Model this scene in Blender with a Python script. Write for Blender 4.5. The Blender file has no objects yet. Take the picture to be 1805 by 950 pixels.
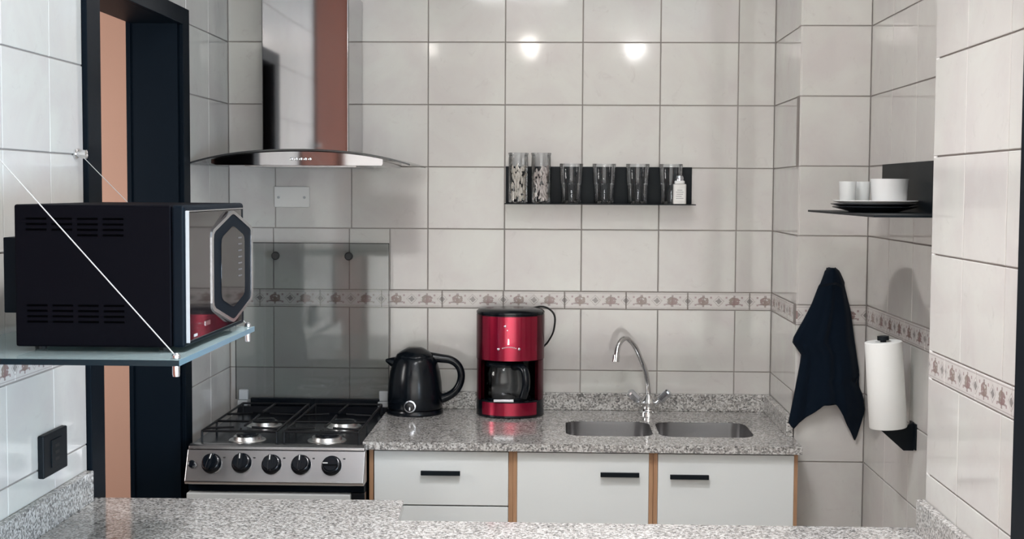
import bpy, bmesh, math, random
from mathutils import Vector, Matrix
from mathutils.geometry import tessellate_polygon
random.seed(7)
G = 1.488                      # height of the tile datum line above the floor
sc = bpy.context.scene
COL = sc.collection

# ------------------------------------------------------------------ camera
cam = bpy.data.cameras.new('camera'); camo = bpy.data.objects.new('camera', cam); COL.objects.link(camo)
cam.sensor_width = 36; cam.lens = 2400.19 * 36 / 1805; cam.clip_start = .05
_R = Matrix(((0.99942955, -0.03291142, -0.00757673), (0.0332974, 0.99774858, 0.05821567), (0.00564371, -0.05843474, 0.99827528)))
_m = Matrix((_R.col[0], _R.col[2], -_R.col[1])).transposed().to_4x4()
_m.translation = (0.42194, -4.43567, 0.12849 + G)
camo.matrix_world = _m
sc.camera = camo

# ------------------------------------------------------------------ world, lights, exposure
w = bpy.data.worlds.new('world'); sc.world = w; w.use_nodes = True
w.node_tree.nodes['Background'].inputs[0].default_value = (.80, .88, 1, 1)
w.node_tree.nodes['Background'].inputs[1].default_value = .6
sc.view_settings.view_transform = 'Standard'; sc.view_settings.look = 'None'
sc.view_settings.exposure = 0.0; sc.view_settings.gamma = 1

def area(name, loc, aim, sx, sy, power, color):
    l = bpy.data.lights.new(name, 'AREA'); l.shape = 'RECTANGLE'; l.size = sx; l.size_y = sy; l.energy = power; l.color = color
    o = bpy.data.objects.new(name, l); COL.objects.link(o)
    o.location = (loc[0], loc[1], loc[2] + G)
    o.rotation_euler = (Vector(aim) - Vector(loc)).to_track_quat('-Z', 'Y').to_euler()
    return o
area('kitchen_ceiling_light', (.80, -1.30, 1.22), (.1, -.9, -.4), .45, .45, 4.5, (1, .98, .97))
dl = area('peninsula_fill', (.42, -1.9, 1.22), (.42, -1.86, -.6), .25, .25, 14, (.96, .97, 1)); dl.data.spread = math.radians(100)  # added unseen light that brightens the near granite
area('overhead_fill', (.25, -2.3, 1.22), (.45, -1.0, -.3), .5, .4, 13, (.97, .98, 1))  # unseen fill, added overhead to raise the tiled walls
area('window_daylight', (2.85, -4.9, -.25), (-.3, -2.0, -.7), 1.7, .7, 270, (.62, .81, 1))
area('living_room_bounce_fill', (.2, -5.9, -1.2), (.2, -7.5, -.3), 3.2, .3, 185, (1, .975, .955))  # added light on the living room's rear wall, its bounce fills the kitchen
area('hallway_fill', (-1.7, -1.3, .1), (-1.2, .2, -.1), .6, .6, 17, (1, .98, .96))  # invented source that lights the salmon wall beyond the doorway

# ------------------------------------------------------------------ material helpers
class E:
    """small wrapper so node maths reads as an expression"""
    nt = None
    def __init__(s, v): s.v = v
    @staticmethod
    def op(o, *a):
        n = E.nt.nodes.new('ShaderNodeMath'); n.operation = o
        for i, x in enumerate(a):
            x = x.v if isinstance(x, E) else x
            if isinstance(x, (int, float)): n.inputs[i].default_value = x
            else: E.nt.links.new(x, n.inputs[i])
        return E(n.outputs[0])
    def __add__(s, o): return E.op('ADD', s, o)
    __radd__ = __add__
    def __sub__(s, o): return E.op('SUBTRACT', s, o)
    def __mul__(s, o): return E.op('MULTIPLY', s, o)
    __rmul__ = __mul__
    def __truediv__(s, o): return E.op('DIVIDE', s, o)
    def abs(s): return E.op('ABSOLUTE', s)
    def frac(s): return E.op('FRACT', s)
    def sqrt(s): return E.op('SQRT', s)
    def lt(s, o): return E.op('LESS_THAN', s, o)
    def gt(s, o): return E.op('GREATER_THAN', s, o)
def vmax(a, b): return E.op('MAXIMUM', a, b)
def vmin(a, b): return E.op('MINIMUM', a, b)

class Mat:
    def __init__(s, name, color=(.5, .5, .5), rough=.5, metal=0, **kw):
        s.m = bpy.data.materials.new(name); s.m.use_nodes = True; s.nt = s.m.node_tree; E.nt = s.nt
        s.b = s.nt.nodes['Principled BSDF']
        s.b.inputs['Base Color'].default_value = (*color, 1); s.b.inputs['Roughness'].default_value = rough; s.b.inputs['Metallic'].default_value = metal
        for k, v in kw.items(): s.b.inputs[k.replace('_', ' ')].default_value = v
        s._obj = None
    def node(s, t, **kw):
        n = s.nt.nodes.new(t)
        for k, v in kw.items():
            if k in n.inputs: n.inputs[k].default_value = v
            else: setattr(n, k, v)
        return n
    def link(s, a, b): s.nt.links.new(a.v if isinstance(a, E) else a, b)
    def coord(s, per_object=True):
        tc = s.node('ShaderNodeTexCoord')
        if not per_object: return tc.outputs['Object']
        oi = s.node('ShaderNodeObjectInfo'); mu = s.node('ShaderNodeMath', operation='MULTIPLY'); mu.inputs[1].default_value = 37
        s.link(oi.outputs['Random'], mu.inputs[0])
        va = s.node('ShaderNodeVectorMath', operation='ADD'); s.link(tc.outputs['Object'], va.inputs[0]); s.link(mu.outputs[0], va.inputs[1])
        return va.outputs[0]
    def noise(s, vec, scale, detail=3, rough=.5, dist=0):
        n = s.node('ShaderNodeTexNoise', Scale=scale, Detail=detail, Roughness=rough, Distortion=dist); s.link(vec, n.inputs['Vector']); return n.outputs[0]
    def ramp(s, f, stops, interp='LINEAR'):
        r = s.node('ShaderNodeValToRGB'); cr = r.color_ramp; cr.interpolation = interp
        while len(cr.elements) < len(stops): cr.elements.new(.5)
        for e, (p, c) in zip(cr.elements, stops): e.position = p; e.color = (*c, 1)
        s.link(f, r.inputs[0]); return r.outputs[0]
    def mix(s, f, a, b, mode='MIX'):
        n = s.node('ShaderNodeMix', data_type='RGBA', blend_type=mode)
        for i, x in ((0, f), (6, a), (7, b)):
            x = x.v if isinstance(x, E) else x
            if isinstance(x, (int, float)): n.inputs[i].default_value = x
            elif isinstance(x, tuple): n.inputs[i].default_value = (*x, 1)
            else: s.nt.links.new(x, n.inputs[i])
        return n.outputs[2]
    def col(s, c): s.link(c, s.b.inputs['Base Color'])
    def bump(s, f, strength=.1, dist=.01):
        b = s.node('ShaderNodeBump', Strength=strength, Distance=dist); s.link(f, b.inputs['Height']); s.link(b.outputs[0], s.b.inputs['Normal'])

def tile_mat(name, c1, c2, vein):
    t = Mat(name, c1, .07); v = t.coord()
    n1 = t.noise(v, 5, 4, .6, .6); n2 = t.noise(v, 16, 4, .7, 1.5)
    base = t.mix(t.ramp(n1, [(.35, (0, 0, 0)), (.65, (1, 1, 1))]), c1, c2)
    t.col(t.mix(t.ramp(n2, [(.60, (0, 0, 0)), (.76, (.55, .55, .55))]), base, vein))
    t.bump(t.noise(v, 9, 2), .05, .004)
    return t.m
M = {}
M['tile'] = tile_mat('marbled_ceramic_tile', (.585, .550, .530), (.625, .618, .578), (.50, .465, .445))
M['grout'] = Mat('grey_grout', (.31, .28, .26), .9).m

def border_mat():
    t = Mat('flowered_border_tile', (.6, .56, .52), .2)
    tc = t.node('ShaderNodeTexCoord'); sx = t.node('ShaderNodeSeparateXYZ'); t.link(tc.outputs['Object'], sx.inputs[0])
    x, z = E(sx.outputs[0]), E(sx.outputs[2])
    wn = t.noise(tc.outputs['Object'], 120, 2); wob = (E(wn) - .5) * .008
    u = ((x / .1002).frac() - .5) * .1002                       # flower centred
    d = ((((u + wob) / .019) * ((u + wob) / .018)) + (((z + wob) / .0130) * ((z + wob) / .0130))).sqrt()
    vo = t.node('ShaderNodeTexVoronoi', Scale=150.0); t.link(tc.outputs['Object'], vo.inputs['Vector'])
    petal = E(vo.outputs['Distance']).lt(.78)
    flower = d.lt(1.0) * petal
    stem = vmax(((u + wob).abs()).lt(.0035) * z.abs().lt(.019), (u.abs() - .0).lt(.022) * (z + .010).abs().lt(.002))
    u2 = ((x / .1002 + .5).frac() - .5) * .1002                 # small rosette between flowers
    dia = (u2.abs() + z.abs() + wob).lt(.0105)
    ring = (((u2.abs() + z.abs()) - .0165 + wob).abs()).lt(.0017)
    u4 = ((x / .0501 + .5).frac() - .5) * .0501
    dots = ((((x / .0501).frac() - .5).abs() * .0501).lt(.003)) * ((z.abs() - .012).abs().lt(.003))
    rose = t.mix(t.ramp(t.noise(tc.outputs['Object'], 14, 1), [(.4, (0, 0, 0)), (.6, (1, 1, 1))]), (.24, .145, .14), (.23, .19, .15))
    c = t.mix(E(t.noise(tc.outputs['Object'], 60, 2)), (.56, .52, .50), (.66, .63, .60))
    c = t.mix(ring * .6, c, (.34, .29, .27)); c = t.mix(dots * .8, c, (.30, .20, .20))
    c = t.mix(stem * .75, c, (.22, .16, .15)); c = t.mix(flower * .88, c, rose); c = t.mix(dia * .85, c, (.21, .19, .18))
    line = ((z.abs() - .0225).abs()).lt(.0011)
    c = t.mix(line * .55, c, (.33, .28, .27))
    t.col(c)
    return t.m
M['border'] = border_mat()

def granite(name, dark, mid, light, warm):
    t = Mat(name, mid, .10); v = t.coord(False)
    vo = t.node('ShaderNodeTexVoronoi', Scale=230.0); t.link(v, vo.inputs['Vector'])
    sp = t.node('ShaderNodeSeparateColor'); t.link(vo.outputs['Color'], sp.inputs[0])
    n = E(sp.outputs[0]) * .62 + E(t.noise(v, 75, 3, .7)) * .38
    c = t.ramp(n, [(.14, dark), (.33, mid), (.52, warm), (.72, light)])
    t.col(c); return t.m
M['granite'] = granite('polished_speckled_granite', (.075, .072, .070), (.24, .23, .22), (.60, .585, .565), (.39, .365, .34))

def simple(k, name, color, rough, metal=0, **kw): M[k] = Mat(name, color, rough, metal, **kw).m
simple('black_paint', 'black_satin_paint', (.002, .005, .009), .5, 0, Specular_IOR_Level=.08)
simple('black_plastic', 'black_plastic', (.003, .005, .008), .2, 0, Specular_IOR_Level=.35)
simple('black_matte', 'matt_black_steel', (.003, .006, .009), .5, Specular_IOR_Level=.2)
simple('enamel', 'black_enamel', (.006, .007, .010), .2, 0, Specular_IOR_Level=.25)
simple('iron', 'black_cast_wire', (.003, .003, .004), .4, 0, Specular_IOR_Level=.25)
simple('rubber', 'black_rubber', (.012, .012, .012), .6)
simple('chrome', 'chrome', (.78, .78, .78), .07, 1)
simple('white_plastic', 'white_plastic', (.74, .73, .70), .35)
simple('grey_plastic', 'grey_plastic', (.42, .43, .44), .35)
simple('white_lacquer', 'white_lacquered_board', (.75, .765, .75), .3)
simple('porcelain', 'white_porcelain', (.80, .80, .79), .12)
simple('black_glaze', 'dark_glazed_ceramic', (.03, .033, .038), .15)
simple('tilewhite', 'plain_plaster', (.72, .70, .67), .85)
simple('mirror_black', 'black_mirror_glass', (.010, .008, .009), .04)
simple('silver', 'silver_trim', (.66, .68, .72), .18, 1)
simple('alu', 'burner_aluminium', (.75, .75, .74), .3, 1)
simple('paper', 'white_paper', (.84, .84, .81), .9)
simple('lampglass', 'lit_lamp_glass', (1, 1, 1), .4, 0, Emission_Color=(1, .95, .88, 1), Emission_Strength=55)
simple('lampglass_cool', 'lit_panel_glass', (1, 1, 1), .4, 0, Emission_Color=(1, .98, .95, 1), Emission_Strength=45)
def brushed():
    t = Mat('brushed_stainless_steel', (.50, .495, .50), .27, 1); tc = t.node('ShaderNodeTexCoord')
    mp = t.node('ShaderNodeMapping'); mp.inputs['Scale'].default_value = (1, 4, 300); t.link(tc.outputs['Object'], mp.inputs[0])
    t.col(t.mix(E(t.noise(mp.outputs[0], 4, 2)), (.47, .465, .47), (.53, .525, .53))); return t.m
M['steel'] = brushed()
simple('polished_steel', 'polished_steel', (.33, .32, .325), .05, 1)
def plaster(k, name, color):
    t = Mat(name, color, .85); v = t.coord(False); t.bump(t.noise(v, 60, 3), .15, .004)
    t.col(t.mix(E(t.noise(v, 1.5, 2)), tuple(x * .95 for x in color), tuple(min(1, x * 1.04) for x in color))); M[k] = t.m
plaster('salmon', 'salmon_painted_plaster', (.68, .42, .32))
plaster('cream_wall', 'cream_painted_plaster', (.80, .79, .77))
plaster('white_ceiling', 'white_ceiling_paint', (.78, .77, .75))
def wood(k, name, a, b, axis=2):
    t = Mat(name, a, .6); tc = t.node('ShaderNodeTexCoord'); mp = t.node('ShaderNodeMapping')
    s = [22, 22, 22]; s[axis] = 1.6; mp.inputs['Scale'].default_value = s; t.link(tc.outputs['Object'], mp.inputs[0])
    t.col(t.ramp(t.noise(mp.outputs[0], 3, 4, .6, .5), [(.3, a), (.7, b)])); M[k] = t.m
wood('wood', 'light_brown_wood', (.36, .19, .10), (.50, .29, .16))
wood('door_wood', 'reddish_brown_door_wood', (.23, .065, .035), (.32, .10, .06))
M['door_wood'].node_tree.nodes['Principled BSDF'].inputs['Specular IOR Level'].default_value = .08
wood('floorwood', 'floor_wood', (.48, .42, .36), (.56, .50, .43), 1)
def cloth():
    t = Mat('navy_cotton_cloth', (.0012, .0055, .013), .95, Specular_IOR_Level=.15); v = t.coord(False); t.bump(t.noise(v, 500, 2), .4, .002)
    t.b.inputs['Sheen Weight'].default_value = .05; M['navy'] = t.m
cloth()
def red():
    t = Mat('metallic_red', (.36, .007, .04), .24, .75); t.b.inputs['Coat Weight'].default_value = .5; M['red'] = t.m
red()
def thin_glass(k, name, tint, rough=.03, ior=1.45, refl=1.0):
    m = bpy.data.materials.new(name); m.use_nodes = True; nt = m.node_tree; nt.nodes.clear()
    o = nt.nodes.new('ShaderNodeOutputMaterial'); tr = nt.nodes.new('ShaderNodeBsdfTransparent'); gl = nt.nodes.new('ShaderNodeBsdfGlossy')
    fr = nt.nodes.new('ShaderNodeFresnel'); mx = nt.nodes.new('ShaderNodeMixShader'); ml = nt.nodes.new('ShaderNodeMath'); ml.operation = 'MULTIPLY'
    tr.inputs[0].default_value = (*tint, 1); gl.inputs['Roughness'].default_value = rough; fr.inputs[0].default_value = ior; ml.inputs[1].default_value = refl
    nt.links.new(fr.outputs[0], ml.inputs[0]); nt.links.new(ml.outputs[0], mx.inputs[0]); nt.links.new(tr.outputs[0], mx.inputs[1]); nt.links.new(gl.outputs[0], mx.inputs[2]); nt.links.new(mx.outputs[0], o.inputs[0])
    M[k] = m
thin_glass('clear_glass', 'clear_glass', (.90, .91, .92), .06, 1.5, .9)
thin_glass('smoked_glass', 'smoked_glass', (.765, .775, .775), .04, 1.5)
thin_glass('green_glass', 'greenish_shelf_glass', (.86, .95, .95), .05, 1.5)
_nt = M['green_glass'].node_tree; _o = [n for n in _nt.nodes if n.type == 'OUTPUT_MATERIAL'][0]; _src = _o.inputs[0].links[0].from_socket
_df = _nt.nodes.new('ShaderNodeBsdfDiffuse'); _df.inputs[0].default_value = (.50, .64, .66, 1); _mx = _nt.nodes.new('ShaderNodeMixShader'); _mx.inputs[0].default_value = .30
_nt.links.new(_src, _mx.inputs[1]); _nt.links.new(_df.outputs[0], _mx.inputs[2]); _nt.links.new(_mx.outputs[0], _o.inputs[0])
thin_glass('hood_glass', 'clear_hood_glass', (.80, .84, .83), .03, 1.5)
simple('glass_edge', 'dark_green_glass_edge', (.003, .012, .018), .3, 0, Specular_IOR_Level=.2)
simple('hood_edge', 'dark_hood_glass_edge', (.03, .03, .03), .15)
simple('pale_edge', 'pale_glass_edge', (.12, .21, .26), .2)
simple('frosted_glass', 'milky_glass', (.86, .87, .86), .2, 0, Transmission_Weight=.45, IOR=1.2)
simple('shaded_red', 'metallic_red_shaded', (.085, .004, .014), .25, .6)  # the red metal again, its dark side reflections put into the colour
simple('jug_reflection', 'grey_jug_reflection', (.10, .10, .10), .35)  # grey that imitates reflections in the jug glass
simple('vent', 'dark_slots', (.0008, .0008, .001), .8, 0, Specular_IOR_Level=0)
simple('stay', 'coated_cable', (.45, .45, .44), .5)
simple('oven_front', 'light_grey_enamel', (.50, .51, .50), .3)

# ------------------------------------------------------------------ object helpers
def bm_new(): return bmesh.new()
def box(bm, x0, x1, y0, y1, z0, z1):
    vs = [bm.verts.new(p) for p in ((x0, y0, z0), (x1, y0, z0), (x1, y1, z0), (x0, y1, z0), (x0, y0, z1), (x1, y0, z1), (x1, y1, z1), (x0, y1, z1))]
    for f in ((3, 2, 1, 0), (4, 5, 6, 7), (0, 1, 5, 4), (1, 2, 6, 5), (2, 3, 7, 6), (3, 0, 4, 7)): bm.faces.new([vs[i] for i in f])
    return bm
def B(*a): return box(bm_new(), *a)
def prism(pts, axis, a, b, bm=None):
    """extrude a 2-D outline along axis; the outline lies in the two other axes in x,y,z order"""
    bm = bm or bm_new()
    def mk(p, v):
        q = list(p); q.insert(axis, v); return q
    n = len(pts)
    v0 = [bm.verts.new(mk(p, a)) for p in pts]; v1 = [bm.verts.new(mk(p, b)) for p in pts]
    bm.faces.new(v0); bm.faces.new(v1[::-1])
    for i in range(n): bm.faces.new((v0[i], v1[i], v1[(i + 1) % n], v0[(i + 1) % n]))
    bmesh.ops.recalc_face_normals(bm, faces=bm.faces[:])
    return bm
def ring(pr, a0, a1, n, close):
    return [a0 + (a1 - a0) * i / (n if close else n - 1) for i in range(n)]
def lathe(cx, cy, prof, n=28, a0=0, a1=2 * math.pi, bm=None, ry=1.0, cap=True):
    bm = bm or bm_new(); close = abs(a1 - a0 - 2 * math.pi) < 1e-6
    angs = ring(None, a0, a1, n, close); rows = []
    for r, z in prof:
        if r < 1e-6: rows.append([bm.verts.new((cx, cy, z))])
        else: rows.append([bm.verts.new((cx + r * math.cos(t), cy + ry * r * math.sin(t), z)) for t in angs])
    m = n if close else n - 1
    for A, C in zip(rows, rows[1:]):
        for i in range(m):
            j = (i + 1) % n
            if len(A) == 1 and len(C) == 1: continue
            if len(A) == 1: f = (A[0], C[j], C[i])
            elif len(C) == 1: f = (A[i], A[j], C[0])
            else: f = (A[i], A[j], C[j], C[i])
            bm.faces.new(f)
    bmesh.ops.recalc_face_normals(bm, faces=bm.faces[:])
    return bm
def spun(p, d, prof, n=20, bm=None):
    """lathe about an arbitrary axis: p origin, d direction, prof [(radius, distance)]"""
    b = lathe(0, 0, prof, n); q = Vector(d).to_track_quat('Z', 'Y').to_matrix().to_4x4(); q.translation = Vector(p)
    bmesh.ops.transform(b, matrix=q, verts=b.verts[:])
    if bm is None: return b
    me = bpy.data.meshes.new('t'); b.to_mesh(me); b.free(); bm.from_mesh(me); bpy.data.meshes.remove(me); return bm
def tube(pts, r, n=8, bm=None, radii=None, flat=1.0):
    bm = bm or bm_new(); pts = [Vector(p) for p in pts]; rows = []; up = None
    for i, p in enumerate(pts):
        t = (pts[min(i + 1, len(pts) - 1)] - pts[max(i - 1, 0)]).normalized()
        if up is None: up = t.orthogonal().normalized() if abs(t.y) > .9 else Vector((0, 1, 0))
        s = t.cross(up).normalized(); up = s.cross(t).normalized(); rr = radii[i] if radii else r
        rows.append([bm.verts.new(p + s * math.cos(2 * math.pi * k / n) * rr + up * math.sin(2 * math.pi * k / n) * rr * flat) for k in range(n)])
    for A, C in zip(rows, rows[1:]):
        for k in range(n): bm.faces.new((A[k], A[(k + 1) % n], C[(k + 1) % n], C[k]))
    bm.faces.new(rows[0][::-1]); bm.faces.new(rows[-1])
    bmesh.ops.recalc_face_normals(bm, faces=bm.faces[:])
    return bm
def smoothpath(pts, n=6):
    P = [Vector(p) for p in pts]; P = [P[0] * 2 - P[1]] + P + [P[-1] * 2 - P[-2]]; out = []
    for i in range(1, len(P) - 2):
        for k in range(n):
            t = k / n; a, b, c, d = P[i - 1], P[i], P[i + 1], P[i + 2]
            out.append(.5 * ((2 * b) + (c - a) * t + (2 * a - 5 * b + 4 * c - d) * t * t + (3 * b - a - 3 * c + d) * t ** 3))
    out.append(P[-2]); return out

BASE = {}
def thing(name, label, cat, loc, group=None):
    o = bpy.data.objects.new(name, None); COL.objects.link(o); o.empty_display_size = .05
    o.location = (loc[0], loc[1], loc[2] + G); BASE[o.name] = Vector(loc)
    o['label'] = label; o['category'] = cat
    if group: o['group'] = group
    return o
def part(name, bm, mat, parent=None, bevel=0, smooth=False, label=None, origin=None, seg=2):
    """mesh given in datum coordinates; stored relative to its top parent's base"""
    b = BASE[parent.name] if parent is not None else Vector(origin or (0, 0, 0))
    bmesh.ops.translate(bm, vec=-b, verts=bm.verts[:])
    me = bpy.data.meshes.new(name); bm.to_mesh(me); bm.free(); me.materials.append(M[mat] if isinstance(mat, str) else mat)
    if smooth:
        for f in me.polygons: f.use_smooth = True
    o = bpy.data.objects.new(name, me); COL.objects.link(o)
    if parent is not None: o.parent = parent; BASE[o.name] = b
    else: o.location = (b.x, b.y, b.z + G); BASE[o.name] = b
    if smooth:
        try: me.set_sharp_from_angle(angle=math.radians(40))
        except Exception: pass
    if bevel:
        md = o.modifiers.new('bevel', 'BEVEL'); md.width = bevel; md.segments = seg; md.limit_method = 'ANGLE'; md.angle_limit = math.radians(40)
        if seg > 1:
            for f in me.polygons: f.use_smooth = True
            md.harden_normals = True
    if label: o['label'] = label
    return o
def tag(o, label, cat, group=None):
    o['label'] = label; o['category'] = cat
    if group: o['group'] = group
    return o
def struct(name, bm, mat, origin=(0, 0, 0), bevel=0):
    o = part(name, bm, mat, None, bevel, origin=origin); o['kind'] = 'structure'; return o
def copy_tree(o, parent=None):
    c = o.copy(); COL.objects.link(c); c.parent = parent
    for ch in o.children: copy_tree(ch, c)
    return c

# ------------------------------------------------------------------ tiled walls
XL, XJ, YJ, XR, XP, YP = -.654, 1.1195, -.46, 1.3223, 1.2016, -1.5725
T, H, BH = .2505, .2015, .0574
FLOOR, CEIL = -G, 1.25
GAP = .0032
_tm = {}
def tile_mesh(wd, ht, mat, bord):
    k = (round(wd, 4), round(ht, 4), mat)
    if k in _tm: return _tm[k]
    hw, hh, c = wd / 2 - GAP / 2, ht / 2 - GAP / 2, .0012
    bm = bm_new(); ox = wd / 2 if bord else 0
    fr = [bm.verts.new((sx * (hw - c) + ox, 0, sz * (hh - c))) for sx, sz in ((-1, -1), (1, -1), (1, 1), (-1, 1))]
    ed = [bm.verts.new((sx * hw + ox, c * .8, sz * hh)) for sx, sz in ((-1, -1), (1, -1), (1, 1), (-1, 1))]
    bk = [bm.verts.new((sx * hw + ox, .006, sz * hh)) for sx, sz in ((-1, -1), (1, -1), (1, 1), (-1, 1))]
    bm.faces.new(fr)
    for A, C in ((fr, ed), (ed, bk)):
        for i in range(4): bm.faces.new((A[i], C[i], C[(i + 1) % 4], A[(i + 1) % 4]))
    bmesh.ops.recalc_face_normals(bm, faces=bm.faces[:])
    for f in bm.faces:
        if len(f.verts) == 4 and f.calc_center_median().y < 1e-6 and f.normal.y > 0:
            bmesh.ops.reverse_faces(bm, faces=bm.faces[:]); break
    me = bpy.data.meshes.new('border_tile' if bord else 'tile'); bm.to_mesh(me); bm.free(); me.materials.append(M[mat]); _tm[k] = me
    return me
ROWS = []
z = -2 * H - BH
ROWS += [(-BH - H, -H, 'border'), (-H, 0, 'tile'), (-2 * H - BH, -H - BH, 'tile')]
k = 3
while -k * H - BH + H > FLOOR + .01: ROWS.append((max(-k * H - BH, FLOOR), -(k - 1) * H - BH, 'tile')); k += 1
k = 0
while k * H < CEIL - .005: ROWS.append((k * H, min((k + 1) * H, CEIL), 'tile')); k += 1
def tiled_wall(name, origin, ang, length, joints, holes=(), thick=.09, slab_z=(FLOOR, CEIL), rows=None, ext=.003):
    """joints(z0) gives the vertical joint positions along the wall for the row starting at z0"""
    root = struct(name, B(-.003, length + ext, .003, thick, slab_z[0], slab_z[1]) if not holes else bm_holes(length, thick, holes, slab_z), 'grout')
    root.location = (origin[0], origin[1], G); root.rotation_euler[2] = ang
    for z0, z1, kind in (rows or ROWS):
        js = sorted({0.0, length} | {j for j in joints(z0, kind) if 0.004 < j < length - .004})
        for u0, u1 in zip(js, js[1:]):
            rects = [(u0, u1, z0, z1)]
            for hx0, hx1, hz0, hz1 in holes:
                nr = []
                for a, b, c, d in rects:
                    if b <= hx0 or a >= hx1 or d <= hz0 or c >= hz1: nr.append((a, b, c, d)); continue
                    if a < hx0: nr.append((a, hx0, c, d))
                    if b > hx1: nr.append((hx1, b, c, d))
                    a2, b2 = max(a, hx0), min(b, hx1)
                    if c < hz0: nr.append((a2, b2, c, hz0))
                    if d > hz1: nr.append((a2, b2, hz1, d))
                rects = nr
            for a, b, c, d in rects:
                if b - a < .012 or d - c < .012: continue
                bord = kind == 'border'
                me = tile_mesh(b - a, d - c, kind, bord)
                o = bpy.data.objects.new('border_tile' if bord else 'tile', me); COL.objects.link(o); o.parent = root
                o.location = (a if bord else (a + b) / 2, 0, (c + d) / 2)
                if not bord: o.rotation_euler = (random.gauss(0, .0013), 0, random.gauss(0, .0013))
    return root
def bm_holes(length, thick, holes, sz):
    bm = bm_new(); u = -.003
    for a, b, c, d in holes:
        if a > u: box(bm, u, a, .003, thick, sz[0], sz[1])
        if c > sz[0] + .001: box(bm, a, b, .003, thick, sz[0], c)
        if d < sz[1]: box(bm, a, b, .003, thick, d, sz[1])
        u = b
    if u < length: box(bm, u, length + .003, .003, thick, sz[0], sz[1])
    return bm
def bj(off, n=14, step=.2004): return [off + i * step for i in range(-1, n)]

def jb(z0, kind):
    if kind == 'border': return bj(.1)
    js = [i * T - XL for i in range(-3, 6)]
    if z0 < -.01:
        js = [i * T - XL for i in (0, 1, 2, 3, 4, 5)] + [-XL - .125, -XL - .258, -XL - .508]
    return js
tiled_wall('wall_back', (XL, 0), 0, XJ - XL, jb)
# left wall: from (XL, -3.75) going +Y to 0 ; u = y + 3.75
LL = 3.40
DOOR = (LL - 1.371, LL - .51, FLOOR, .640)
DOOR2 = (.06, 1.22, FLOOR, CEIL - .02)
def jl(z0, kind):
    if kind == 'border': return bj(.02, 19)
    return [LL - .25, LL - .5] + [LL - 1.371 - .2 - i * T for i in range(0, 9)]
tiled_wall('wall_left', (XL, -LL), math.pi / 2, LL, jl, holes=(DOOR2, DOOR), thick=.12)
# jog on the right: side face then front face, then alcove wall and the projecting pillar wall
tiled_wall('wall_right_jog_side', (XJ, 0), -math.pi / 2, -YJ, lambda z0, k: bj(.1, 3) if k == 'border' else [], thick=.05, ext=-.002)
tiled_wall('wall_right_jog_front', (XJ + .003, YJ), 0, XR - XJ - .003, lambda z0, k: [], thick=.05)
tiled_wall('wall_right_alcove', (XR, YJ), -math.pi / 2, YJ - YP, lambda z0, k: bj(.03, 7) if k == 'border' else [T, 2 * T, 3 * T, 4 * T], thick=.05)
def jp(z0, kind):
    if kind == 'border': return bj(.12, 4)
    if z0 > 2.5 * H: return [.25, .5]
    return [.22, .47]
tiled_wall('wall_right_pillar', (XP, YP), -math.pi / 2, .555, jp, thick=.10)
o = struct('trim_1', B(XP + .001, XR + .02, YP - .02, YP, FLOOR, CEIL), 'cream_wall', origin=(XP, YP, 0))
struct('wall_right', B(XR + .052, XR + .15, -2.95, 0.1, FLOOR, CEIL), 'cream_wall', origin=(XR, -3, 0))

# floor, ceiling, living room and hallway shells
struct('floor', B(-3, 3.3, -7.6, .6, FLOOR - .08, FLOOR), 'floorwood', origin=(0, 0, FLOOR))
struct('ceiling', B(-3, 3.3, -7.6, .6, CEIL, CEIL + .08), 'white_ceiling', origin=(0, 0, CEIL))
struct('wall_living_back', B(-3, 3.0, -7.6, -7.5, FLOOR, CEIL), 'cream_wall', origin=(0, -7.5, 0))
struct('wall_living_left', B(-3.0, -2.9, -7.5, -3.40, FLOOR, CEIL), 'cream_wall', origin=(-2.9, -5, 0))
struct('wall_living_left_return', B(-2.9, XL - .12, -3.50, -3.40, FLOOR, CEIL), 'cream_wall', origin=(-2, -3.7, 0))
struct('wall_living_right_return', B(XR + .15, 3.0, -2.95, -2.85, FLOOR, CEIL), 'cream_wall', origin=(2, -3.5, 0))
# right living wall with a window opening
WY0, WY1, WZ0, WZ1 = -6.1, -4.3, -.5, .9
bm = bm_new()
box(bm, 3.0, 3.1, -7.5, WY0, FLOOR, CEIL); box(bm, 3.0, 3.1, WY1, -2.85, FLOOR, CEIL); box(bm, 3.0, 3.1, WY0, WY1, FLOOR, WZ0); box(bm, 3.0, 3.1, WY0, WY1, WZ1, CEIL)
struct('wall_living_right', bm, 'cream_wall', origin=(3, -5, 0))
win = struct('window_1', prism([(WY0, WZ0), (WY1, WZ0), (WY1, WZ1), (WY0, WZ1)], 0, 3.04, 3.045), 'clear_glass', origin=(3, -5, 0))
fb = bm_new()
for a, b, c, d in ((WY0, WY0 + .05, WZ0, WZ1), (WY1 - .05, WY1, WZ0, WZ1), (WY0, WY1, WZ0, WZ0 + .05), (WY0, WY1, WZ1 - .05, WZ1), (-5.22, -5.18, WZ0, WZ1)): box(fb, 3.02, 3.07, a, b, c, d)
part('window_frame', fb, 'white_plastic', win)
struct('wall_hallway_back', B(-2.6, XL - .125, .20, .28, FLOOR, CEIL), 'salmon', origin=(-1.5, .2, 0))
struct('wall_hallway_left', B(-2.7, -2.6, -3.6, .28, FLOOR, CEIL), 'salmon', origin=(-2.6, -1, 0))

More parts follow.
